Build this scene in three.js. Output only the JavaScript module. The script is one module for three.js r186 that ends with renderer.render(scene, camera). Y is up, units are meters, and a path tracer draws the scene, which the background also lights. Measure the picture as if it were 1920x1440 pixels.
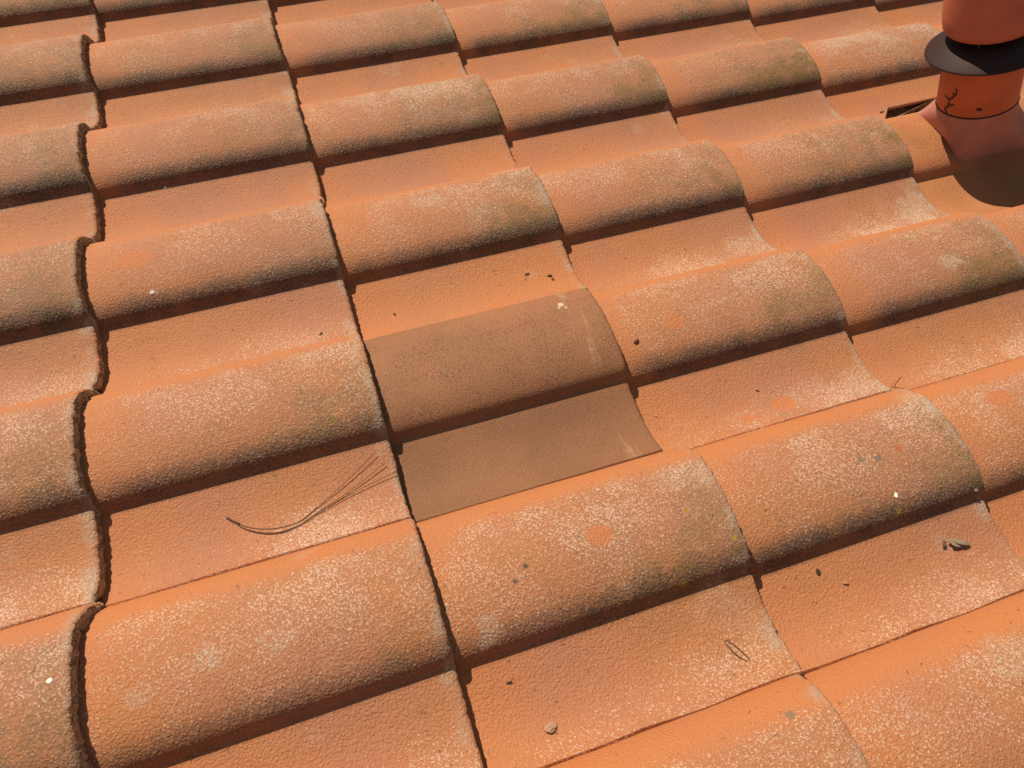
import * as THREE from 'three';
import { mergeGeometries, toCreasedNormals } from 'three/addons/utils/BufferGeometryUtils.js';

// ---------------------------------------------------------------- camera, sky, sun, exposure
// Roof axes: u runs down the slope, v runs across the slope away from the camera, n is the slope's normal.
const PITCH = THREE.MathUtils.degToRad(18), RISE = 4;
const roofTurn = new THREE.Quaternion().setFromAxisAngle(new THREE.Vector3(0, 0, 1), -PITCH);
const local = (u, v, n) => new THREE.Vector3(u, n, -v);                                   // inside the roof's own frame
const dirWorld = (u, v, n) => local(u, v, n).applyQuaternion(roofTurn);
const world = (u, v, n) => dirWorld(u, v, n).add(new THREE.Vector3(0, RISE, 0));

const SKY_LEVEL = 0.18;
const scene = new THREE.Scene();
const camera = new THREE.PerspectiveCamera(55.07, 4 / 3, 0.02, 3000);
camera.position.copy(world(0.2844, -0.4185, 0.7992));
{
  const x = dirWorld(0.94584743, -0.31838558, 0.06327132), y = dirWorld(0.21602657, 0.76286641, 0.60939918), z = dirWorld(-0.24229148, -0.56273036, 0.79033498);
  camera.quaternion.setFromRotationMatrix(new THREE.Matrix4().makeBasis(x.normalize(), y.normalize(), z.normalize()));
}
scene.add(camera);
const toSun = dirWorld(-0.44, 0.63, 1.0).normalize();
{                                                                                         // a pale, slightly hazy clear sky, brighter towards the horizon and round the sun
  const w = 512, h = 256, px = new Float32Array(w * h * 4), d = new THREE.Vector3();
  for (let y = 0; y < h; y++) for (let x = 0; x < w; x++) {
    const lat = ((y + 0.5) / h - 0.5) * Math.PI, lon = ((x + 0.5) / w - 0.5) * 2 * Math.PI;
    d.set(Math.cos(lat) * Math.cos(lon), Math.sin(lat), Math.cos(lat) * Math.sin(lon));
    const up = Math.max(0, d.y), haze = (1 - up) ** 3, glow = Math.max(0, d.dot(toSun)) ** 12, k = SKY_LEVEL, low = Math.min(1, Math.max(0, -d.y * 12)), i = 4 * (y * w + x);
    const c = [0.74 + 0.5 * haze + 0.9 * glow, 0.86 + 0.42 * haze + 0.75 * glow, 1.0 + 0.3 * haze + 0.55 * glow], g = [0.42, 0.33, 0.25];
    for (let n = 0; n < 3; n++) px[i + n] = k * (c[n] + (g[n] - c[n]) * low);
    px[i + 3] = 1;
  }
  const t = new THREE.DataTexture(px, w, h, THREE.RGBAFormat, THREE.FloatType);
  t.mapping = THREE.EquirectangularReflectionMapping; t.magFilter = THREE.LinearFilter; t.minFilter = THREE.LinearFilter; t.needsUpdate = true;
  scene.background = t; scene.environment = t;
}
const sun = new THREE.DirectionalLight(0xffecd3, 5);
sun.name = 'sun';
sun.position.copy(toSun).multiplyScalar(12).add(world(0.9, 0.3, 0));
sun.target.position.copy(world(0.9, 0.3, 0));
sun.castShadow = true; sun.shadow.mapSize.set(4096, 4096);
Object.assign(sun.shadow.camera, { left: -2.6, right: 2.6, top: 2.6, bottom: -2.6, near: 1, far: 30 });
sun.shadow.radius = 1;
scene.add(sun, sun.target);
const renderer = new THREE.WebGLRenderer({ antialias: true });
renderer.shadowMap.enabled = true;
renderer.toneMapping = THREE.LinearToneMapping;
renderer.toneMappingExposure = 1.15;

// ---------------------------------------------------------------- helpers
function rng(seed) { let a = seed >>> 0; return () => { a = (a + 0x6d2b79f5) | 0; let t = Math.imul(a ^ (a >>> 15), 1 | a); t = (t + Math.imul(t ^ (t >>> 7), 61 | t)) ^ t; return ((t ^ (t >>> 14)) >>> 0) / 4294967296; }; }
const sstep = (a, b, x) => { const t = Math.min(1, Math.max(0, (x - a) / (b - a))); return t * t * (3 - 2 * t); };
const clamp = (x) => (x < 0 ? 0 : x > 1 ? 1 : x);
const used = {};
function numbered(name) { const k = used[name] = (used[name] ?? -1) + 1; return k ? `${name}_${String(k).padStart(3, '0')}` : name; }
function mesh(name, geometry, material, parent, label) {
  const m = new THREE.Mesh(geometry, material); m.name = numbered(name); m.castShadow = m.receiveShadow = true;
  if (label) m.userData.label = label;
  parent.add(m); return m;
}
function thing(name, label, category, position, group) {
  const o = new THREE.Group(); o.name = numbered(name); o.userData = { label, category, kind: 'thing' };
  if (group) o.userData.group = group;
  o.position.copy(position); o.quaternion.copy(roofTurn); scene.add(o); return o;
}

// tileable gradient noise, summed over octaves and evened out to a flat histogram
function perlin(N, cells, octaves, seed, gain = 0.5) {
  const out = new Float32Array(N * N); let amp = 1;
  for (let o = 0, c = cells; o < octaves; o++, c *= 2, amp *= gain) {
    const r = rng(seed + o * 77), g = new Float32Array(c * c * 2);
    for (let i = 0; i < c * c; i++) { const a = r() * 6.2831853; g[2 * i] = Math.cos(a); g[2 * i + 1] = Math.sin(a); }
    const s = c / N;
    for (let y = 0; y < N; y++) {
      const fy = y * s, y0 = Math.floor(fy), ty = fy - y0, y1 = (y0 + 1) % c, wy = ty * ty * ty * (ty * (ty * 6 - 15) + 10);
      for (let x = 0; x < N; x++) {
        const fx = x * s, x0 = Math.floor(fx), tx = fx - x0, x1 = (x0 + 1) % c, wx = tx * tx * tx * (tx * (tx * 6 - 15) + 10);
        const a = 2 * (y0 * c + x0), b = 2 * (y0 * c + x1), d = 2 * (y1 * c + x0), e = 2 * (y1 * c + x1);
        const p = g[a] * tx + g[a + 1] * ty, q = g[b] * (tx - 1) + g[b + 1] * ty, u = g[d] * tx + g[d + 1] * (ty - 1), v = g[e] * (tx - 1) + g[e + 1] * (ty - 1);
        out[y * N + x] += amp * (p + (q - p) * wx + (u - p) * wy + (p - q - u + v) * wx * wy);
      }
    }
  }
  return out;
}
function even(a) {
  let lo = Infinity, hi = -Infinity; for (const v of a) { if (v < lo) lo = v; if (v > hi) hi = v; }
  const B = 4096, h = new Float64Array(B + 1), k = (B - 1) / (hi - lo);
  for (const v of a) h[1 + Math.floor((v - lo) * k)]++;
  for (let i = 1; i <= B; i++) h[i] += h[i - 1];
  const o = new Float32Array(a.length);
  for (let i = 0; i < a.length; i++) o[i] = h[Math.floor((a[i] - lo) * k)] / a.length;
  return o;
}
const NA = even(perlin(512, 4, 5, 11)), NB = even(perlin(512, 16, 4, 23, 0.6)), NC = even(perlin(512, 64, 3, 37, 0.7));
function at(a, N, x, y) {                                                                  // bilinear, wrapping; N a power of two
  const x0 = Math.floor(x), y0 = Math.floor(y), tx = x - x0, ty = y - y0, m = N - 1;
  const i = (y0 & m) * N, j = ((y0 + 1) & m) * N, p = x0 & m, q = (x0 + 1) & m;
  const A = a[i + p], B = a[i + q], C = a[j + p], D = a[j + q];
  return A + (B - A) * tx + (C - A + (A - B - C + D) * tx) * ty;
}
// pebbled skin of a cast concrete tile: HN texels over HM metres
const HN = 1024, HM = 0.256;
const GRAIN = (() => {
  const c = 92, r = rng(5), px = new Float32Array(c * c), py = new Float32Array(c * c), ps = new Float32Array(c * c), ph = new Float32Array(c * c);
  for (let i = 0; i < c * c; i++) { px[i] = r(); py[i] = r(); ps[i] = 0.5 + 0.5 * r(); ph[i] = 0.35 + 0.65 * r(); }
  const p1 = perlin(HN, 60, 2, 91), p2 = perlin(HN, 200, 1, 92), out = new Float32Array(HN * HN);
  for (let y = 0; y < HN; y++) for (let x = 0; x < HN; x++) {
    const k = y * HN + x, fx = x * c / HN + p1[k] * 0.3, fy = y * c / HN + p1[(k + 4321) % (HN * HN)] * 0.3, gx = Math.floor(fx), gy = Math.floor(fy); let h = 0;
    for (let j = -1; j <= 1; j++) for (let i = -1; i <= 1; i++) {
      const q = ((gy + j + c) % c) * c + ((gx + i + c) % c), dx = gx + i + px[q] - fx, dy = gy + j + py[q] - fy, d = 1 - (dx * dx + dy * dy) / (ps[q] * ps[q]);
      if (d > 0) { const v = ph[q] * d; if (v > h) h = v; }
    }
    out[k] = h * 0.85 + p1[k] * 0.14 + p2[k] * 0.18;
  }
  return out;
})();
let gLo = Infinity, gHi = -Infinity; for (const v of GRAIN) { if (v < gLo) gLo = v; if (v > gHi) gHi = v; }
const PIT = even(GRAIN);
const SPK = (() => { const f = perlin(HN, 128, 2, 141, 0.65), o = new Float32Array(HN * HN); for (let i = 0; i < o.length; i++) o[i] = 0.55 * PIT[i] + 0.8 * f[i]; return even(o); })();
function dataTexture(data, w, h, srgb) {
  const t = new THREE.DataTexture(data, w, h, THREE.RGBAFormat);
  if (srgb) t.colorSpace = THREE.SRGBColorSpace;
  t.wrapS = t.wrapT = THREE.RepeatWrapping; t.magFilter = THREE.LinearFilter; t.minFilter = THREE.LinearMipmapLinearFilter; t.generateMipmaps = true; t.needsUpdate = true; return t;
}
const SRGB = new Uint8Array(4097); for (let i = 0; i <= 4096; i++) { const l = i / 4096; SRGB[i] = Math.round(255 * (l <= 0.0031308 ? 12.92 * l : 1.055 * l ** (1 / 2.4) - 0.055)); }
const enc = (l) => SRGB[l <= 0 ? 0 : l >= 1 ? 4096 : (l * 4096) | 0];
const grainBump = (() => { const d = new Uint8Array(HN * HN * 4); for (let i = 0; i < HN * HN; i++) { d[4 * i] = d[4 * i + 1] = d[4 * i + 2] = Math.round(255 * (GRAIN[i] - gLo) / (gHi - gLo)); d[4 * i + 3] = 255; } return dataTexture(d, HN, HN, false); })();

// ---------------------------------------------------------------- tile shape
const PITCH_U = 0.34973, PITCH_V = 0.30, LENGTH = 0.43, STEP = 0.0195;
const PROFILE = [[0.003, -0.01], [0.0065, -0.0025], [0.0115, 0.0065], [0.0195, 0.018], [0.029, 0.0278], [0.04, 0.0352], [0.055, 0.0409], [0.075, 0.0443], [0.095, 0.0452], [0.115, 0.0444], [0.135, 0.0418], [0.152, 0.0377], [0.166, 0.0323], [0.1755, 0.0269], [0.1815, 0.0221], [0.1852, 0.0173], [0.1872, 0.0118], [0.1892, 0.0068], [0.193, 0.0034], [0.2, 0.0012], [0.211, -0.0018], [0.227, -0.0057], [0.246, -0.0087], [0.265, -0.0093], [0.283, -0.0065], [0.298, -0.0015], [0.3065, 0.0015]];
const curve = new THREE.CatmullRomCurve3(PROFILE.map(([w, z]) => new THREE.Vector3(w, z, 0)), false, 'centripetal');
const NW = 150, ring = [];
{
  for (let i = 0; i <= NW; i++) { const p = curve.getPoint(i / NW); ring.push({ w: p.x, z: p.y }); }
  let s = 0; ring.forEach((p, i) => { if (i) s += Math.hypot(p.w - ring[i - 1].w, p.z - ring[i - 1].z); p.s = s; });
  ring.forEach((p, i) => {
    const a = ring[Math.max(0, i - 1)], b = ring[Math.min(NW, i + 1)], l = Math.hypot(b.w - a.w, b.z - a.z); p.nw = -(b.z - a.z) / l; p.nz = (b.w - a.w) / l;
    p.t = 0.0165 - 0.0125 * sstep(0.28, 0.3065, p.w) - 0.009 * (1 - sstep(0.003, 0.03, p.w));
  });
}
const SPAN = ring[NW].s;
function wOfS(s) { let i = 1; while (i < NW && ring[i].s < s) i++; const a = ring[i - 1], b = ring[i]; return a.w + (b.w - a.w) * (s - a.s) / (b.s - a.s); }
function profile(w) { let i = 1; while (i < NW && ring[i].w < w) i++; const a = ring[i - 1], b = ring[i]; return a.z + (b.z - a.z) * (w - a.w) / (b.w - a.w); }

const US = [0, 0.07, 0.09, 0.12, 0.16, 0.2, 0.24, 0.28, 0.31, 0.34, 0.365, 0.385, 0.4, 0.41, 0.418, 0.4235, 0.4268, 0.4288, 0.43];
function grid(rows, cols, f) {                                                             // f(i, j) -> [x, y, z, u, v]
  const P = [], T = [], I = [];
  for (let i = 0; i < rows; i++) for (let j = 0; j < cols; j++) { const q = f(i, j); P.push(q[0], q[1], q[2]); T.push(q[3], q[4]); }
  for (let i = 0; i + 1 < rows; i++) for (let j = 0; j + 1 < cols; j++) { const a = i * cols + j, b = a + 1, c = a + cols, d = c + 1; I.push(a, b, c, b, d, c); }
  const g = new THREE.BufferGeometry();
  g.setAttribute('position', new THREE.Float32BufferAttribute(P, 3)); g.setAttribute('uv', new THREE.Float32BufferAttribute(T, 2)); g.setIndex(I); g.computeVertexNormals(); return g;
}
// x runs down the tile to 0 at its lower end, y is up, z runs across it
function makeTile(seed, { rough = 1, chips = [], lipCut = null, slant = 0.0, rim = 0 } = {}) {
  const r = rng(seed), n = NW + 1;
  const ox = r() * 512, oy = r() * 512, noise = (x, y) => at(NA, 512, ox + x, oy + y) - 0.5, fine = (x, y) => at(NB, 512, oy + x, ox + y) - 0.5;
  const endShift = ring.map((p) => { let d = -slant * p.z + rough * (0.0022 * fine(p.s * 1500, 3) + 0.0016 * noise(p.s * 700, 40) + 0.0024 * (at(NC, 512, oy + p.s * 1300, ox) - 0.5)); for (const [s, wid, dep] of chips) d -= dep * Math.max(0, 1 - Math.abs(p.w - s) / wid) * (0.7 + 0.9 * Math.abs(fine(p.s * 2600, 9))); return d; });
  const bow = (x, p) => 0.0016 * rough * noise(x * 300, p.s * 300);
  const upper = (k, i) => {
    const p = ring[i], x0 = US[k] - LENGTH, e = sstep(0.37, 0.43, US[k]);
    let w = p.w, z = p.z;
    if (lipCut && w > lipCut.w) { const c = sstep(lipCut.x - 0.006, lipCut.x + 0.006, x0); w -= (w - lipCut.w) * 0.93 * c; }
    let x = x0 + e * endShift[i]; const drop = 0.0022 * sstep(0.4268, 0.43, US[k]) ** 2 + rough * 0.0012 * Math.max(0, fine(p.s * 1500, 77)) * sstep(0.42, 0.43, US[k]);
    const b = bow(x0, p) - drop, rs = sstep(0.288, 0.3, p.w), lip = (rough * 0.0016 + rim * 0.45) * noise(x0 * 900 + 30, 8) * rs; z += rim * rs * (0.55 + 0.8 * noise(x0 * 500, 60));
    return { x, y: z + p.nz * b, z: w + p.nw * b + lip, p };
  };
  const top = grid(US.length, n, (k, i) => { const q = upper(k, i); return [q.x, q.y, q.z, (q.x + LENGTH) / LENGTH, q.p.s / SPAN]; });
  const under = (k, i) => { const q = upper(k, i), p = ring[i], t = p.t + rim * sstep(0.285, 0.3065, p.w); return { x: q.x, y: q.y - p.nz * t, z: q.z - p.nw * t }; };
  const bot = grid(5, n, (k, i) => { const q = under([US.length - 1, 12, 8, 4, 0][k], i); return [q.x, q.y, q.z, q.x * 2.3, ring[i].s * 2.3]; });
  const CAP = 5;
  const cap = grid(CAP + 1, n, (k, i) => {
    const a = upper(US.length - 1, i), b = under(US.length - 1, i), f = k / CAP, m = Math.sin(Math.PI * f);
    const jit = rough * m * (0.0022 * fine(ring[i].s * 3300, 100 + k * 41) + 0.0008) + m * 0.0006;
    return [a.x + (b.x - a.x) * f + jit, a.y + (b.y - a.y) * f, a.z + (b.z - a.z) * f, ring[i].s * 6, f * 0.1];
  });
  const LIP = 4;
  const lip = grid(LIP + 1, US.length, (k, u) => {
    const a = upper(u, NW), b = under(u, NW), f = k / LIP, m = Math.sin(Math.PI * f) * 0.0016;
    return [a.x + (b.x - a.x) * f, a.y + (b.y - a.y) * f, a.z + (b.z - a.z) * f + m + (k && k < LIP ? rough * 0.001 * fine(US[u] * 2500, k * 50) : 0), (a.x + LENGTH) / LENGTH, 0.985 - 0.03 * f];
  });
  const far = grid(2, US.length, (k, u) => { const a = k ? upper(u, 0) : under(u, 0); return [a.x, a.y, a.z, a.x * 2, 0.02]; });
  const head = grid(2, n, (k, i) => { const a = k ? upper(0, i) : under(0, i); return [a.x, a.y, a.z, ring[i].s * 3, k * 0.03]; });
  const surface = mergeGeometries([top, lip]), edge = mergeGeometries([bot, cap, far, head]);
  return mergeGeometries([surface, edge], true);
}

// ---------------------------------------------------------------- tile colour
const TW = 896, TH = 768;
const GREY = [0.21, 0.118, 0.066], WHITE = [0.56, 0.45, 0.365], ASH = [0.42, 0.34, 0.26], SOOT_SHADE = [0.045, 0.033, 0.024], MOSS = [0.165, 0.1, 0.024], CLEAN = [0.43, 0.16, 0.055], BRICK = [0.36, 0.147, 0.078];
function tileTexture(o) {
  const p = { seed: 1, grime: 0.6, bs: 0.45, ps: 0.5, moss: 0.4, foot: 0.8, tone: 0, plain: 0, panClean: 0, ash: [], spots: [], lichen: [], pits: [], ...o };
  const r = rng(p.seed * 7919 + 3), data = new Uint8Array(TW * TH * 4);
  const ox = r() * 512, oy = r() * 512, gx = Math.floor(r() * 1024), gy = Math.floor(r() * 1024);
  const kx = LENGTH / TW / HM * HN, ky = SPAN / TH / HM * HN;
  for (let k = 0; k < 2; k++) if (!p.plain) p.ash.push([0.05 + 0.12 * r(), 0.03 + 0.3 * r(), 0.006 + 0.008 * r(), 0.3]);
  const mx = LENGTH / TW, my = SPAN / TH;
  for (let y = 0; y < TH; y++) {
    const s = (y + 0.5) * my, w = wOfS(s);
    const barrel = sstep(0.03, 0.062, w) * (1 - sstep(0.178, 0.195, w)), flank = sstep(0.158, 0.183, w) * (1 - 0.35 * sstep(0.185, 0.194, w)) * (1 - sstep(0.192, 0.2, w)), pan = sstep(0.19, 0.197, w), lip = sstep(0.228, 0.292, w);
    const crest = sstep(0.034, 0.06, w) * (1 - sstep(0.075, 0.15, w)), low = sstep(0.075, 0.165, w) * (1 - pan);
    for (let x = 0; x < TW; x++) {
      const xm = (x + 0.5) * mx, d = LENGTH - xm, e = 1 - d / PITCH_U;
      const n1 = at(NA, 512, ox + xm * 620, oy + s * 620), n2 = at(NB, 512, ox + xm * 620, oy + s * 620), n3 = at(NC, 512, ox + xm * 900, oy + s * 900), n4 = at(NA, 512, oy + xm * 1500, ox + s * 1500);
      const hx = x * kx, hy = y * ky, hi = ((hy | 0) & 1023) * 1024 + ((hx | 0) & 1023), pit = PIT[hi], spk = SPK[hi];
      const v = n1 - 0.5, t = clamp(0.45 + v * 0.9 + p.tone);
      let R = BRICK[0] + (CLEAN[0] - BRICK[0]) * t, G = BRICK[1] + (CLEAN[1] - BRICK[1]) * t, B = BRICK[2] + (CLEAN[2] - BRICK[2]) * t;
      // the strip under the joint and the head of the tile stay bright
      const fresh = clamp((1 - sstep(0.03, 0.06, w + v * 0.02)) + (1 - sstep(-0.02, 0.16, e + v * 0.25)) * 0.8);
      R += (CLEAN[0] * 1.02 - R) * fresh * 0.7; G += (CLEAN[1] - G) * fresh * 0.7; B += (CLEAN[2] - B) * fresh * 0.7;
      // grime gathers in the pits, more towards the lower end and the foot of the barrel
      let g = p.grime * (barrel * (0.12 + 0.62 * sstep(-0.05, 0.95, e + v * 0.5) + 0.2 * low) + pan * (0.14 + 0.3 * sstep(0.2, 1, e + v) * (1 - p.panClean) + 0.22 * (1 - sstep(0.196, 0.245, w)) * sstep(0.1, 0.8, e)));
      g *= 1 - 0.75 * fresh; g = clamp(g * (0.35 + 1.25 * (1 - pit)) * (0.8 + 0.4 * n2));
      R += (GREY[0] - R) * g; G += (GREY[1] - G) * g; B += (GREY[2] - B) * g;
      // worn pale grains
      let dn = p.bs * (crest * (0.32 + 0.22 * sstep(0.1, 0.8, e) + 0.25 * v) + 0.3 * barrel * (0.6 + 0.5 * n2)) + 0.85 * p.ps * lip * sstep(0.0, 0.85, e + v * 0.4) * (1.05 - 0.9 * p.panClean) + 0.035 * (1 - p.plain);
      dn *= 1 - 0.72 * fresh; dn = clamp(dn * (0.5 + 0.72 * sstep(0.25, 0.8, n4)));
      if (dn > 0.004) { const q = sstep(0.98 - dn * 0.7, 1.05 - dn * 0.42, spk) * 0.66; R += (WHITE[0] - R) * q; G += (WHITE[1] - G) * q; B += (WHITE[2] - B) * q; }
      // soot and painted-in shade down the barrel's flank, olive growth at its lower end
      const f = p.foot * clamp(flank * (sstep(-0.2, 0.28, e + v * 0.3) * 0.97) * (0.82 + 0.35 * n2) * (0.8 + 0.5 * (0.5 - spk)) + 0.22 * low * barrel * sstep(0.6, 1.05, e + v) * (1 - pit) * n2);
      R += (SOOT_SHADE[0] - R) * f; G += (SOOT_SHADE[1] - G) * f; B += (SOOT_SHADE[2] - B) * f;
      const m = p.moss * clamp(sstep(0.09, 0.16, w) * (1 - sstep(0.19, 0.197, w)) * sstep(0.62, 0.98, e + v * 0.55 + (w - 0.15) * 2) * sstep(0.3, 0.75, n2 * 0.6 + n1 * 0.4) + 0.7 * barrel * sstep(0.8, 0.97, e + (n2 - 0.5) * 0.25) * sstep(0.06, 0.1, w)) * (0.2 + 0.75 * sstep(0.3, 0.75, 0.5 * pit + 0.5 * n3));
      R += (MOSS[0] - R) * m; G += (MOSS[1] - G) * m; B += (MOSS[2] - B) * m;
      // ashy worn edge at the lower end
      const rim = (1 - p.plain) * sstep(0.018, 0.0, d + (n2 - 0.5) * 0.02) * (0.25 + 0.5 * sstep(0.45, 0.75, n4)) * (0.4 + 0.6 * spk);
      R += (ASH[0] * 0.8 - R) * rim; G += (ASH[1] * 0.8 - G) * rim; B += (ASH[2] * 0.8 - B) * rim;
      // dark grains
      if (n3 > 0.96 && n2 > 0.45) { const q = 0.4 * sstep(0.96, 0.995, n3); R *= 1 - q; G *= 1 - q; B *= 1 - q; }
      if (p.plain) {                                                                       // smooth newer tile with its own pores and scuffs
        const c = p.colour, t2 = (0.84 + 0.2 * n1) * (1 - (p.panDark ?? 0) * pan), red = sstep(0.55, 0.8, n1 * 0.6 + n2 * 0.4) * barrel;
        R = c[0] * t2 * (1 + 0.08 * red); G = c[1] * t2 * (1 - 0.04 * red); B = c[2] * t2 * (1 + 0.08 * red);
        const pore = sstep(0.7, 0.93, 1 - SPK[((((hy * 1.37) | 0) & 1023) * 1024) + (((hx * 1.37) | 0) & 1023)]) * (0.5 + 0.5 * barrel) * (0.5 + 0.8 * n2) * p.pore; R *= 1 - 0.75 * pore; G *= 1 - 0.8 * pore; B *= 1 - 0.8 * pore;
        const st = at(NB, 512, oy + xm * 2600, ox + s * 420), sc = p.scuff * (sstep(0.05, 0.044, d) * sstep(0.026, 0.032, d) * sstep(0.66, 0.9, st) * (1 - flank) * (0.25 + 0.75 * n3) + 0.5 * barrel * sstep(0.15, 0.17, w) * sstep(0.6, 0.85, n2) * (1 - e) * n3); R += (0.55 - R) * sc * 0.55; G += (0.4 - G) * sc * 0.55; B += (0.27 - B) * sc * 0.55;
      }
      for (const [dd, ww, rad, a] of p.ash) { const q = Math.hypot((d - dd) * 0.8, s - ww) / rad; if (q < 1.8) { const c = a * sstep(1.5, 0.2, q + (n2 - 0.5) * 1.5) * sstep(0.25, 0.7, spk); R += (ASH[0] - R) * c; G += (ASH[1] - G) * c; B += (ASH[2] - B) * c; } }
      for (const [dd, ww, rad, a] of p.spots) { const q = Math.hypot((d - dd) * 0.75, s - ww) / rad; if (q < 1.4) { const c = a * sstep(1.08, 0.9, q + (n2 - 0.5) * 0.25); R += (CLEAN[0] * 0.98 - R) * c; G += (CLEAN[1] * 0.93 - G) * c; B += (CLEAN[2] - B) * c; } }
      for (const [dd, ww, rad, cr, cg, cb] of p.lichen) { const q = Math.hypot(d - dd, s - ww) / rad; if (q < 1.6) { const c = 0.9 * sstep(1.2, 0.6, q + (n2 - 0.5) * 1.1); R += (cr - R) * c; G += (cg - G) * c; B += (cb - B) * c; } }
      const i = 4 * (y * TW + x); data[i] = enc(R); data[i + 1] = enc(G); data[i + 2] = enc(B); data[i + 3] = 255;
    }
  }
  return dataTexture(data, TW, TH, true);
}
const sOfW = (w) => { let i = 1; while (i < NW && ring[i].w < w) i++; const a = ring[i - 1], b = ring[i]; return a.s + (b.s - a.s) * (w - a.w) / (b.w - a.w); };
const bumpFor = (() => { const t = grainBump.clone(); t.source = grainBump.source; t.repeat.set(LENGTH / HM, SPAN / HM); t.needsUpdate = true; return t; })();
function tileMaterial(name, o) {
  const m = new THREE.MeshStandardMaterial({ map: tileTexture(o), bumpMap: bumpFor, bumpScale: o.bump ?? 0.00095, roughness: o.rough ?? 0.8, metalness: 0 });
  m.name = name; return m;
}
const edgeMap = (() => {
  const N = 256, d = new Uint8Array(N * N * 4);
  for (let y = 0; y < N; y++) for (let x = 0; x < N; x++) {
    const a = at(NB, 512, x * 2, y * 2), b = at(NC, 512, x * 2, y * 2), c = at(NA, 512, x * 2, y * 2), i = 4 * (y * N + x), q = sstep(0.72, 0.95, b), l = 0.45 + 0.9 * a;
    const R = 0.36 * l + (0.56 - 0.36 * l) * q, G = (0.225 + 0.02 * c) * l + (0.45 - 0.235 * l) * q, B = 0.13 * l + (0.33 - 0.13 * l) * q;
    d[i] = enc(R); d[i + 1] = enc(G); d[i + 2] = enc(B); d[i + 3] = 255;
  }
  return dataTexture(d, N, N, true);
})();
const edgeBump = grainBump.clone(); edgeBump.source = grainBump.source; edgeBump.repeat.set(1.2, 1.2); edgeBump.needsUpdate = true;
const edgeMaterial = new THREE.MeshStandardMaterial({ name: 'broken_tile_edge', map: edgeMap, bumpMap: edgeBump, bumpScale: 0.0016, roughness: 0.95 });
const newEdge = new THREE.MeshStandardMaterial({ name: 'new_tile_edge', color: new THREE.Color(0.24, 0.12, 0.06), roughness: 0.9 });

// ---------------------------------------------------------------- the roof
const roof = thing('tiled_roof', 'weathered terracotta roof of interlocking wavy tiles with grey and olive growth', 'roof', new THREE.Vector3(0, RISE, 0));
const OFFSET = { '2,1': -0.015, '2,0': 0.01, '2,5': 0.01, '3,2': -0.006, '3,3': -0.005, '4,2': 0.003, '1,2': -0.003 };
const W = sOfW;
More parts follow.
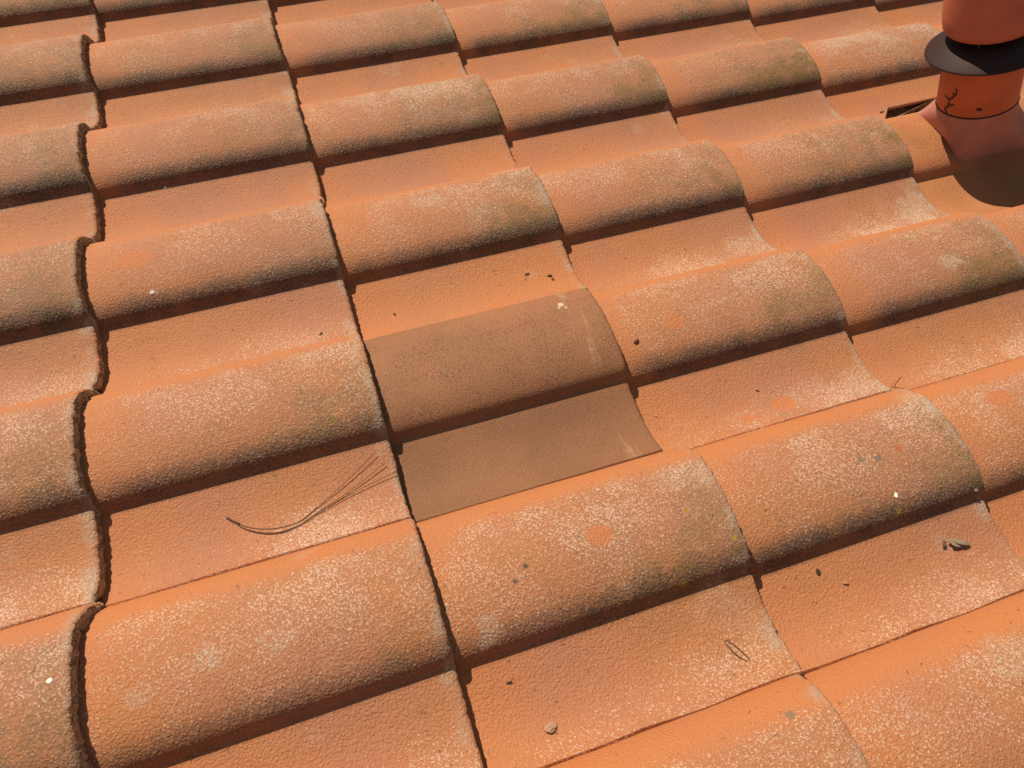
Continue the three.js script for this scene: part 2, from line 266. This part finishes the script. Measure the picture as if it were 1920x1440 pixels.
// what single tiles show: [distance from the lower end, place across, radius, strength]
const LOOK = {
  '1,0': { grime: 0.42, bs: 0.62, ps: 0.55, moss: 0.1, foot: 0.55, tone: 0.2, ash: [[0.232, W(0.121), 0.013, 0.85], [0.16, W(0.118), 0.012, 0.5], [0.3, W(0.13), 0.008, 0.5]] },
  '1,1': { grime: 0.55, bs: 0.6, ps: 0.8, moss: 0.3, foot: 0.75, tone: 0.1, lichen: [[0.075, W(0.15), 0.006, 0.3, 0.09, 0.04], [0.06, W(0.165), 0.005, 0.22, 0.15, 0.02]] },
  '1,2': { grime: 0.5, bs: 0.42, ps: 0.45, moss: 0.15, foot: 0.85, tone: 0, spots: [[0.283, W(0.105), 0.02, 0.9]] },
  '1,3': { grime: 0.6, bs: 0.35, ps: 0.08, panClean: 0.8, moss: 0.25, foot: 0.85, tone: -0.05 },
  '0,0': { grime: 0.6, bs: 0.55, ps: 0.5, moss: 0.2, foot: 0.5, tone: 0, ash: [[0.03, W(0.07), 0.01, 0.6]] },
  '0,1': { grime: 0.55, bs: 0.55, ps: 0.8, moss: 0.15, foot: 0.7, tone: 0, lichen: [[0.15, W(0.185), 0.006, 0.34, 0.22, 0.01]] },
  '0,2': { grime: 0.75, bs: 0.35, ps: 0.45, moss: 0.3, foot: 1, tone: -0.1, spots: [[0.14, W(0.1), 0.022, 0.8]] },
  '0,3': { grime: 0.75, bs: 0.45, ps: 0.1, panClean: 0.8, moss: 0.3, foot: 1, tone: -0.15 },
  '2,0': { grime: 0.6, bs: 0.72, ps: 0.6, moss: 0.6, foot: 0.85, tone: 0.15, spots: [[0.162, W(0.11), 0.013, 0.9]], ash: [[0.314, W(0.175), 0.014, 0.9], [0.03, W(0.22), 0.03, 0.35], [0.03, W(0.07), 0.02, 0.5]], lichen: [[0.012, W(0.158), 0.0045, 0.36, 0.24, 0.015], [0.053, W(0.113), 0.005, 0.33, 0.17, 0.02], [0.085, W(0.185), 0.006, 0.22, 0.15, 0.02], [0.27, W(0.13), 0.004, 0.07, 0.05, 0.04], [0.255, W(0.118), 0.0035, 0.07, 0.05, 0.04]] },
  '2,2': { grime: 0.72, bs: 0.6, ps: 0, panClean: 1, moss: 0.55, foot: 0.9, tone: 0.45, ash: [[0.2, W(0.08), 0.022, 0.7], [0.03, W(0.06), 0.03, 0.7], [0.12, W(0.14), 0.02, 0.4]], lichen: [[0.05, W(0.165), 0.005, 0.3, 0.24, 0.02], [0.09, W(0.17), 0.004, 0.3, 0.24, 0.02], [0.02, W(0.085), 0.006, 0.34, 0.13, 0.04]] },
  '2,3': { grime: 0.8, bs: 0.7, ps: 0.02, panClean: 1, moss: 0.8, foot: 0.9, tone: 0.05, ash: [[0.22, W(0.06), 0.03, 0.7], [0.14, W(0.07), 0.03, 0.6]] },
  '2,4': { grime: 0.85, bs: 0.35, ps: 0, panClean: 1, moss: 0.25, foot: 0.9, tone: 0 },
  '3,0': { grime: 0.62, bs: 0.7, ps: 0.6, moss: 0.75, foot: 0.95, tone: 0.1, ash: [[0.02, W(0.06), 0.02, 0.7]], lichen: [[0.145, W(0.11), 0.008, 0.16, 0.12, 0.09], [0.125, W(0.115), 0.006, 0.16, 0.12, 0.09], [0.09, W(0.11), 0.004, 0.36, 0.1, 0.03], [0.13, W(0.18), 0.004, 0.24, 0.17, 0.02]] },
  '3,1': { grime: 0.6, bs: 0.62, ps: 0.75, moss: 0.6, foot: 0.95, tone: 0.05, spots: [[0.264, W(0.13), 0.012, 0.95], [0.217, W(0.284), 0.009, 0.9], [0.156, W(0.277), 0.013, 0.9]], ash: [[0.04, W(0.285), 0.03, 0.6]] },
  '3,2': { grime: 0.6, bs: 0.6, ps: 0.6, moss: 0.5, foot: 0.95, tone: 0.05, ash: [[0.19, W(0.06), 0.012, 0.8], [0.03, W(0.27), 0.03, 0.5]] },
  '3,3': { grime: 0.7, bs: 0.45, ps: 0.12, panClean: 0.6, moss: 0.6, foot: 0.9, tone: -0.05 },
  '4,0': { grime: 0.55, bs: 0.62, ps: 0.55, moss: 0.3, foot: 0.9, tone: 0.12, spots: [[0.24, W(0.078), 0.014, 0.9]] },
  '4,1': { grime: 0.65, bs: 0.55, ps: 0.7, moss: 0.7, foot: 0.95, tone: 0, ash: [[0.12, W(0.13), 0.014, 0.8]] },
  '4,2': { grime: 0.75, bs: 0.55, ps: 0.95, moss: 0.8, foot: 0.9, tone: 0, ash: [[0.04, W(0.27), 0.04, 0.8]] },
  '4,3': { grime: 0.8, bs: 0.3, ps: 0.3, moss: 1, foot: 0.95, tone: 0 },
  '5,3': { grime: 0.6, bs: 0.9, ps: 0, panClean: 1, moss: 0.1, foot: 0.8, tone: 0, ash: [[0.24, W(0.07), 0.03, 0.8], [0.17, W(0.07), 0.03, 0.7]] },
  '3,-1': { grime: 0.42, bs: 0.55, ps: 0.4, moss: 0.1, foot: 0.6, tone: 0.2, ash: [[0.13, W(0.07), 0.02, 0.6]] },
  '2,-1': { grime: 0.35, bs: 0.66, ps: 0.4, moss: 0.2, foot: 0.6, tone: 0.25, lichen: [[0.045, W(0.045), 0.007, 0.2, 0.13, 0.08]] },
};
const materials = {};
let seedNo = 1;
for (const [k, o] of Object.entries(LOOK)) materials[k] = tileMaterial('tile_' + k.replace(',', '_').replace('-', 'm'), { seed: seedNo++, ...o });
const SPARE = [];
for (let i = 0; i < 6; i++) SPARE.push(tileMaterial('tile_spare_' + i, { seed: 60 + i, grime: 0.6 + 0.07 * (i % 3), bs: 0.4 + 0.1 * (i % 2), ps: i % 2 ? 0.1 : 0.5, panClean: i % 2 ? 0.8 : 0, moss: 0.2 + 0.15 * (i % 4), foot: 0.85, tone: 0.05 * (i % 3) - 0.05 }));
materials['2,1'] = tileMaterial('tile_brown', { seed: 40, plain: 1, colour: [0.295, 0.13, 0.058], pore: 0.8, scuff: 0.42, panDark: 0.22, bump: 0.0004, rough: 0.75, ash: [], lichen: [[0.052, W(0.062), 0.0035, 0.55, 0.44, 0.33], [0.057, W(0.067), 0.0022, 0.5, 0.37, 0.26], [0.048, W(0.07), 0.0018, 0.45, 0.32, 0.22]] });
materials['5,2'] = tileMaterial('tile_vent', { seed: 41, plain: 1, colour: [0.41, 0.17, 0.064], pore: 0.7, scuff: 0.1, bump: 0.0007, rough: 0.8 });

const SHAPES = [0, 1, 2, 3, 4, 5].map((i) => makeTile(100 + i, { rough: 0.55, chips: i === 1 ? [[0.06, 0.02, 0.004]] : i === 3 ? [[0.1, 0.012, 0.003], [0.27, 0.015, 0.004]] : i === 4 ? [[0.045, 0.012, 0.005]] : [] }));
const ROUGHER = [makeTile(201, { rough: 1.0, slant: 0.13, chips: [[0.3, 0.03, 0.003]] }), makeTile(202, { rough: 0.9, slant: 0.13, chips: [[0.06, 0.012, 0.002]] })];
const SMOOTH = makeTile(300, { rough: 0.25 }), RIMMED = makeTile(302, { rough: 1, rim: 0.0045 }), CUT = makeTile(301, { rough: 0.9, lipCut: { w: 0.261, x: -0.245 } });
const roll = rng(77);
const LABELS = {
  '2,1': 'flat brown replacement tile, smoother and newer than its neighbours', '5,2': 'olive brown smooth tile under the vent pipe', '5,3': 'tile with a dark gap at its edge beside the vent pipe',
};
for (let j = -3; j <= 6; j++) for (let c = -2; c <= 8; c++) {
  const key = c + ',' + j, du = OFFSET[key] ?? (roll() - 0.5) * 0.005, dv = (roll() - 0.5) * 0.003, dn = (roll() - 0.5) * 0.0022, tw = (roll() - 0.5) * 0.009, si = Math.floor(roll() * 6), mi = Math.floor(roll() * 6);
  const geometry = key === '2,1' || key === '5,2' ? SMOOTH : key === '5,3' ? CUT : key === '2,0' || key === '3,0' ? RIMMED : c === 0 ? ROUGHER[((j % 2) + 2) % 2] : key === '1,4' ? ROUGHER[0] : SHAPES[si];
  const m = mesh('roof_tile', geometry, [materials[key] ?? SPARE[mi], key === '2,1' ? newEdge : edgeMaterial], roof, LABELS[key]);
  m.position.copy(local(c * PITCH_U + du, j * PITCH_V + dv * 0.5, dn));
  m.rotation.set(0, tw * 0.5, Math.atan(STEP / PITCH_U));
}
// dark felt and battens below the tiles
const felt = new THREE.MeshStandardMaterial({ name: 'roofing_felt', color: new THREE.Color(0.022, 0.019, 0.017), roughness: 0.95 });
{
  const g = new THREE.BoxGeometry(12 * PITCH_U, 0.01, 10.2 * PITCH_V); mesh('felt_underlay', g, felt, roof).position.copy(local(3 * PITCH_U - 0.2, 1.5 * PITCH_V, -0.085));
}

// ---------------------------------------------------------------- vent pipe
{
  const A = [1.545, 0.48, 0.098], up = new THREE.Vector3(-0.3, 0.935, -0.18).normalize();   // roof frame
  const pipe = thing('vent_pipe', 'terracotta roof vent pipe with dark brimmed collar and flared base', 'vent pipe', world(A[0], A[1], 0));
  const lean = new THREE.Quaternion().setFromUnitVectors(new THREE.Vector3(0, 1, 0), up);
  const place = (g) => g.applyQuaternion(lean).translate(0, A[2], 0);
  const tint = (name, c, s, bumps, marks = []) => {
    const N = 1024, M = 256, d = new Uint8Array(N * M * 4);
    for (let y = 0; y < M; y++) for (let x = 0; x < N; x++) { const a = at(NA, 512, x / 2 + s * 99, y * 2), b = at(NC, 512, x, y * 2 + s * 31), q = 0.86 + 0.22 * a + 0.1 * (b - 0.5), i = 4 * (y * N + x); d[i] = enc(c[0] * q); d[i + 1] = enc(c[1] * q); d[i + 2] = enc(c[2] * q); d[i + 3] = 255; }
    for (const [x0, y0, x1, y1, wd] of marks) for (let k = 0; k <= 400; k++) {               // scratches through to the dark plastic
      const f = k / 400, jx = 0.012 * (at(NC, 512, f * 160 + x0 * 900, y0 * 700) - 0.5), jy = 0.03 * (at(NC, 512, y0 * 900, f * 160 + x1 * 700) - 0.5); if (at(NB, 512, f * 120 + x0 * 500, y1 * 400) < 0.3) continue;
      const cx = (x0 + (x1 - x0) * f + jx) * N, cy = (y0 + (y1 - y0) * f + jy) * M; for (let a = -4; a <= 4; a++) for (let b = -2; b <= 2; b++) if (Math.hypot(a * 0.45, b * 0.8) < wd * 0.62 * (0.5 + at(NC, 512, f * 300, wd * 90))) { const i = 4 * (((Math.round(cy + b) + M) % M) * N + ((Math.round(cx + a) + N) % N)); d[i] = 28; d[i + 1] = 12; d[i + 2] = 10; }
    }
    return new THREE.MeshStandardMaterial({ name, map: dataTexture(d, N, M, true), roughness: bumps ?? 0.5 });
  };
  const potMat = tint('pot_plastic', [0.46, 0.135, 0.075], 1, 0.5), collarMat = tint('collar_plastic', [0.55, 0.12, 0.042], 2, 0.45, [[0.735, 0.56, 0.765, 0.53, 1], [0.765, 0.53, 0.79, 0.62, 1.2], [0.77, 0.52, 0.76, 0.45, 1.6], [0.755, 0.46, 0.785, 0.5, 1], [0.745, 0.44, 0.76, 0.4, 1.3], [0.885, 0.485, 0.9, 0.475, 1]]), baseMat = tint('base_plastic', [0.46, 0.195, 0.15], 3, 0.6);
  const brimMat = new THREE.MeshPhysicalMaterial({ name: 'dark_brim', color: new THREE.Color(0.036, 0.019, 0.018), roughness: 0.6, specularIntensity: 0.4 }), black = new THREE.MeshStandardMaterial({ name: 'plain_black', color: new THREE.Color(0.012, 0.01, 0.01), roughness: 0.6 });
  const lathe = (pts, n = 96) => new THREE.LatheGeometry(pts.map(([r, y]) => new THREE.Vector2(r, y)), n);
  mesh('collar', place(lathe([[0.058, -0.005], [0.0655, -0.004], [0.0662, 0.0], [0.0655, 0.04], [0.0648, 0.11], [0.058, 0.1115]])), collarMat, pipe);
  mesh('seam_gap_ring', place(new THREE.TorusGeometry(0.0658, 0.0017, 10, 96).rotateX(Math.PI / 2).translate(0, -0.0015, 0)), black, pipe);  // black ring added for the dark seam gap under the collar
  mesh('brim', place(lathe([[0.05, 0.1225], [0.066, 0.1155], [0.08, 0.1075], [0.092, 0.0985], [0.0945, 0.0965], [0.0957, 0.0972], [0.0955, 0.099], [0.0935, 0.1012], [0.08, 0.1115], [0.066, 0.1195], [0.05, 0.1265], [0.05, 0.1225]])), brimMat, pipe);
  mesh('inner_tube', place(lathe([[0.0, 0.1], [0.05, 0.1], [0.05, 0.16], [0, 0.16]])), black, pipe);
  const fin = new THREE.BoxGeometry(0.006, 0.03, 0.004);
  for (let k = 0; k < 4; k++) mesh('cowl_fin', place(fin.clone().translate(0.053, 0.117, 0).rotateY(0.6 + k * Math.PI / 2)), black, pipe);
  mesh('pot', place(lathe([[0.05, 0.14], [0.0655, 0.137], [0.0695, 0.1385], [0.0722, 0.143], [0.0745, 0.153], [0.0758, 0.168], [0.076, 0.2], [0.0752, 0.24], [0.0735, 0.262], [0.066, 0.276], [0.05, 0.286], [0.025, 0.292], [0, 0.293]])), potMat, pipe);
  // flared base: from the collar's round foot down to a rounded rectangle pressed onto the barrel of the tile
  const NQ = 96, NT = 14, bu = 0.043, q = new THREE.Vector3(), near = -0.063, far2 = 0.11, half = 0.083;
  const tileY = (u, v) => { const w = 0.6 - v; return w < 0.304 && w > 0.003 ? profile(w) - STEP * (5 * PITCH_U - u) / PITCH_U : -0.01; };
  const base = grid(NT + 1, NQ + 1, (t, a) => {
    const f = t / NT, g = (a % NQ) / NQ * 2 * Math.PI, c = Math.cos(g), s = Math.sin(g);
    q.set(0.0668 * c, -0.003, 0.0668 * s).applyQuaternion(lean); q.y += A[2];
    const pw = 2 / (s > 0 ? 7 : 3), cu = Math.sign(c) * Math.abs(c) ** pw, sv = -Math.sign(s) * Math.abs(s) ** pw;
    const u = bu + (c > 0 ? 0.13 : half) * cu, v = sv < 0 ? -near * sv : far2 * sv, yb = tileY(A[0] + u, A[1] + v) - 0.004;
    const k = f ** 1.15;
    return [q.x + (u - q.x) * k, q.y + (yb - q.y) * (f ** 0.85), q.z + (-v - q.z) * k, a / NQ * 2, f * 0.4];
  });
  mesh('flared_base', base, baseMat, pipe);
}

// ---------------------------------------------------------------- things lying on the tiles
function topAt(u, v) {
  const j = Math.ceil(v / PITCH_V - 1e-9), w = j * PITCH_V - v; let c = Math.ceil(u / PITCH_U);
  if (u > c * PITCH_U + (OFFSET[c + ',' + j] ?? 0)) c++;
  return profile(Math.max(0.003, w)) - STEP * (c * PITCH_U + (OFFSET[c + ',' + j] ?? 0) - u) / PITCH_U;
}
{
  const brown = new THREE.MeshStandardMaterial({ name: 'dry_needle', color: new THREE.Color(0.1, 0.04, 0.018), roughness: 0.6 }), sheathMat = new THREE.MeshStandardMaterial({ name: 'needle_sheath', color: new THREE.Color(0.07, 0.035, 0.02), roughness: 0.8 });
  const o = [0.1424, 0.0628], t = thing('pine_needle_bundle', 'dry brown pine needle bundle fanned across the channel of a tile', 'pine needles', world(o[0], o[1], 0));
  const path = (pts, lift) => new THREE.CatmullRomCurve3(pts.map(([u, v, l]) => local(u - o[0], v - o[1], topAt(u, v) + 0.001 + (l ?? 0) + lift)));
  const set = [
    [[0.1424, 0.0628], [0.163, 0.0455], [0.193, 0.034], [0.222, 0.034], [0.24, 0.043], [0.2777, 0.0633, 0.002], [0.328, 0.0925, 0.004]],
    [[0.1424, 0.0628], [0.162, 0.0425], [0.194, 0.0275], [0.222, 0.0295], [0.243, 0.0385], [0.285, 0.054, 0.001], [0.336, 0.0765, 0.003]],
    [[0.1424, 0.0628], [0.162, 0.0415], [0.195, 0.0255], [0.2235, 0.0285], [0.245, 0.037], [0.287, 0.0495, 0.001], [0.3463, 0.062, 0.003]],
  ];
  set.forEach((p, k) => mesh('needle', new THREE.TubeGeometry(path(p, k * 0.0003), 60, 0.00042, 6), brown, t));
  mesh('sheath', new THREE.TubeGeometry(path([[0.1405, 0.0645], [0.147, 0.058], [0.153, 0.053]], 0.0004), 10, 0.0014, 7), sheathMat, t);
}
function lump(sx, sy, sz, seed, detail = 2, sharp = 0.35) {
  const g = toCreasedNormals(new THREE.IcosahedronGeometry(1, detail), 0.6), p = g.attributes.position, v = new THREE.Vector3();
  for (let i = 0; i < p.count; i++) { v.fromBufferAttribute(p, i); const k = 1 + sharp * (at(NA, 512, 70 * v.x + seed * 37 + 90 * v.y, 70 * v.z + seed * 53) - 0.5) * 2; p.setXYZ(i, v.x * sx * k, v.y * sy * k, v.z * sz * k); }
  g.computeVertexNormals(); return toCreasedNormals(g, 0.7);
}
const dull = (name, r, g, b, rough = 0.9) => new THREE.MeshStandardMaterial({ name, color: new THREE.Color(r, g, b), roughness: rough });
function lie(name, label, category, u, v, geometry, material, turn, lift, group) {
  const m = mesh(name, geometry, material, scene); m.userData = { label, category, kind: 'thing' }; if (group) m.userData.group = group;
  const e = 0.004, a = (topAt(u + e, v) - topAt(u - e, v)) / (2 * e), b = (topAt(u, v + e) - topAt(u, v - e)) / (2 * e), n = dirWorld(-a, -b, 1).normalize();
  m.position.copy(world(u, v, topAt(u, v))).addScaledVector(n, lift);
  m.quaternion.setFromUnitVectors(new THREE.Vector3(0, 1, 0), n).multiply(new THREE.Quaternion().setFromAxisAngle(new THREE.Vector3(0, 1, 0), turn)); return m;
}
{
  const bark = thing('bark_chip', 'grey and tan bark chip tilted up in the orange channel', 'bark chip', world(0.983, -0.231, topAt(0.983, -0.231)));
  mesh('chip_body', lump(0.0135, 0.0028, 0.0046, 4, 2, 0.4).rotateZ(-0.16).rotateY(-0.3).translate(0.002, 0.0048, 0), dull('grey_bark', 0.24, 0.18, 0.125), bark);
  mesh('splinter', lump(0.0045, 0.0015, 0.0022, 9, 2, 0.5).rotateY(0.7).translate(-0.0155, 0.003, -0.004), dull('dark_bark', 0.12, 0.085, 0.06), bark);
  lie('pebble', 'small rounded tan pebble resting low in the channel at the bottom of the photo', 'pebble', 0.4314, -0.2731, lump(0.0062, 0.0048, 0.0052, 2, 3, 0.3), dull('tan_stone', 0.4, 0.24, 0.16), 0.4, 0.003);
  // dry leaf rolled to a thin loop
  const loop = new THREE.CatmullRomCurve3([[-0.0185, 0, 0.001], [-0.008, 0.0016, -0.0032], [0.006, 0.002, -0.004], [0.0185, 0.001, -0.0005], [0.007, 0.0017, 0.003], [-0.006, 0.0014, 0.003], [-0.016, 0.0008, 0.0024]].map((p) => new THREE.Vector3(...p)));
  lie('dry_leaf_curl', 'thin brown dry leaf curled into a narrow loop on pale speckled tile channel', 'leaf', 0.6545, -0.265, new THREE.TubeGeometry(loop, 40, 0.0007, 6), dull('dry_leaf', 0.13, 0.06, 0.03), 2.0, 0.0004);
  const tw = thing('forked_twig', 'tiny forked straw twig standing in the joint at a tile corner', 'twig', world(1.0726, 0.006, topAt(1.0726, 0.006)));
  const straw = dull('straw', 0.16, 0.09, 0.045);
  mesh('stem', new THREE.TubeGeometry(new THREE.CatmullRomCurve3([new THREE.Vector3(0, 0, 0), new THREE.Vector3(0.001, 0.01, -0.002), new THREE.Vector3(0.0035, 0.021, -0.003)]), 10, 0.0007, 5), straw, tw);
  mesh('stem', new THREE.TubeGeometry(new THREE.CatmullRomCurve3([new THREE.Vector3(0, 0, 0), new THREE.Vector3(-0.005, 0.004, -0.002), new THREE.Vector3(-0.002, 0.015, -0.004)]), 10, 0.0005, 5), dull('pale_straw', 0.4, 0.24, 0.13), tw);
  lie('gap_twig', 'short dark twig poking from the gap beside the vent pipe', 'twig', 1.515, 0.633, new THREE.CapsuleGeometry(0.0016, 0.016, 4, 8).rotateZ(Math.PI / 2), dull('dark_twig', 0.05, 0.03, 0.02), -0.1, 0.0015);
  lie('dark_hole_lump', 'black lump standing in for the dark hole at the lower tile corner', 'crumb', 0.7302, -0.3055, lump(0.0035, 0.003, 0.0028, 6, 2, 0.4), dull('hole_black', 0.02, 0.016, 0.014), 0.5, 0.0025);  // black lump placed where a missing chunk leaves a dark hole
  const husk = [dull('dark_husk', 0.05, 0.022, 0.012), dull('red_husk', 0.13, 0.045, 0.022), dull('tan_husk', 0.34, 0.17, 0.09)];
  const seeds = [
    [0.6581, 0.3454, 0.0052, 0, 'dark seed husk, larger of the pair in the clean orange channel above the brown tile'],
    [0.6605, 0.3368, 0.0045, 1, 'reddish seed husk touching the larger one in the clean orange channel'],
    [0.6254, 0.359, 0.0046, 1, 'curved rust seed husk a little uphill of the pair in the orange channel'],
    [0.4084, 0.3414, 0.0038, 0, 'single dark seed at the uphill end of the orange channel above the brown tile'],
    [0.7156, 0.1571, 0.006, 0, 'black seed husk on the barrel just past the brown tile'],
    [0.7123, 0.0613, 0.0045, 2, 'tan seed husk in the channel close to the end of the brown tile'],
    [0.7369, 0.0311, 0.004, 2, 'pale seed husk low in the channel past the corner of the brown tile'],
    [0.8705, 0.0551, 0.0032, 0, 'dark speck of seed in mid channel beside the round orange spots'],
    [0.2967, 0.317, 0.0042, 0, 'thin dark seed lying on the pale strip above the tile joint'],
    [0.8244, -0.2309, 0.0048, 2, 'light straw husk in the wide orange channel uphill of the bark chip'],
    [0.7979, -0.2101, 0.005, 0, 'small grey dark crumb near the shadow in the wide orange channel'],
    [0.4051, -0.2178, 0.0042, 0, 'dark crumb just below the barrel shadow in the lowest channel'],
  ];
  seeds.forEach(([u, v, r, m, l], k) => lie('seed_husk', l, 'seed', u, v, lump(r * 0.8, r * 0.34, r * 0.4, 20 + k, 2, 0.4), husk[m], k * 1.7, r * 0.3));
  const chalk = dull('white_dropping', 0.78, 0.77, 0.72, 0.8), ashy = dull('grey_dropping', 0.6, 0.6, 0.57, 0.85);
  const drops = [
    [0.082, 0.4345, 0.0052, 1, 'grey white bird dropping on the barrel right of the rough stepped edge'],
    [0.9233, -0.1619, 0.0042, 0, 'white bird dropping near the foot of the barrel above the bark chip'],
    [1.0358, -0.1836, 0.0042, 0, 'white bird dropping at the very lower corner of a mossy barrel'],
    [0.1056, 0.7077, 0.0036, 0, 'white dropping at the shaded foot of a barrel in the upper left'],
    [0.8075, -0.0101, 0.003, 0, 'small white dropping on the clean strip just under a long joint'],
    [-0.023, -0.0988, 0.0045, 0, 'white flake on the barrel beside the rough stepped edge, lowest at left'],
  ];
  drops.forEach(([u, v, r, m, l], k) => lie('bird_dropping', l, 'bird dropping', u, v, lump(r * 0.6, r * 0.18, r * 0.42, 50 + k, 2, 0.55), m ? ashy : chalk, k * 1.1 + 0.4, r * 0.1));
}
renderer.render(scene, camera);
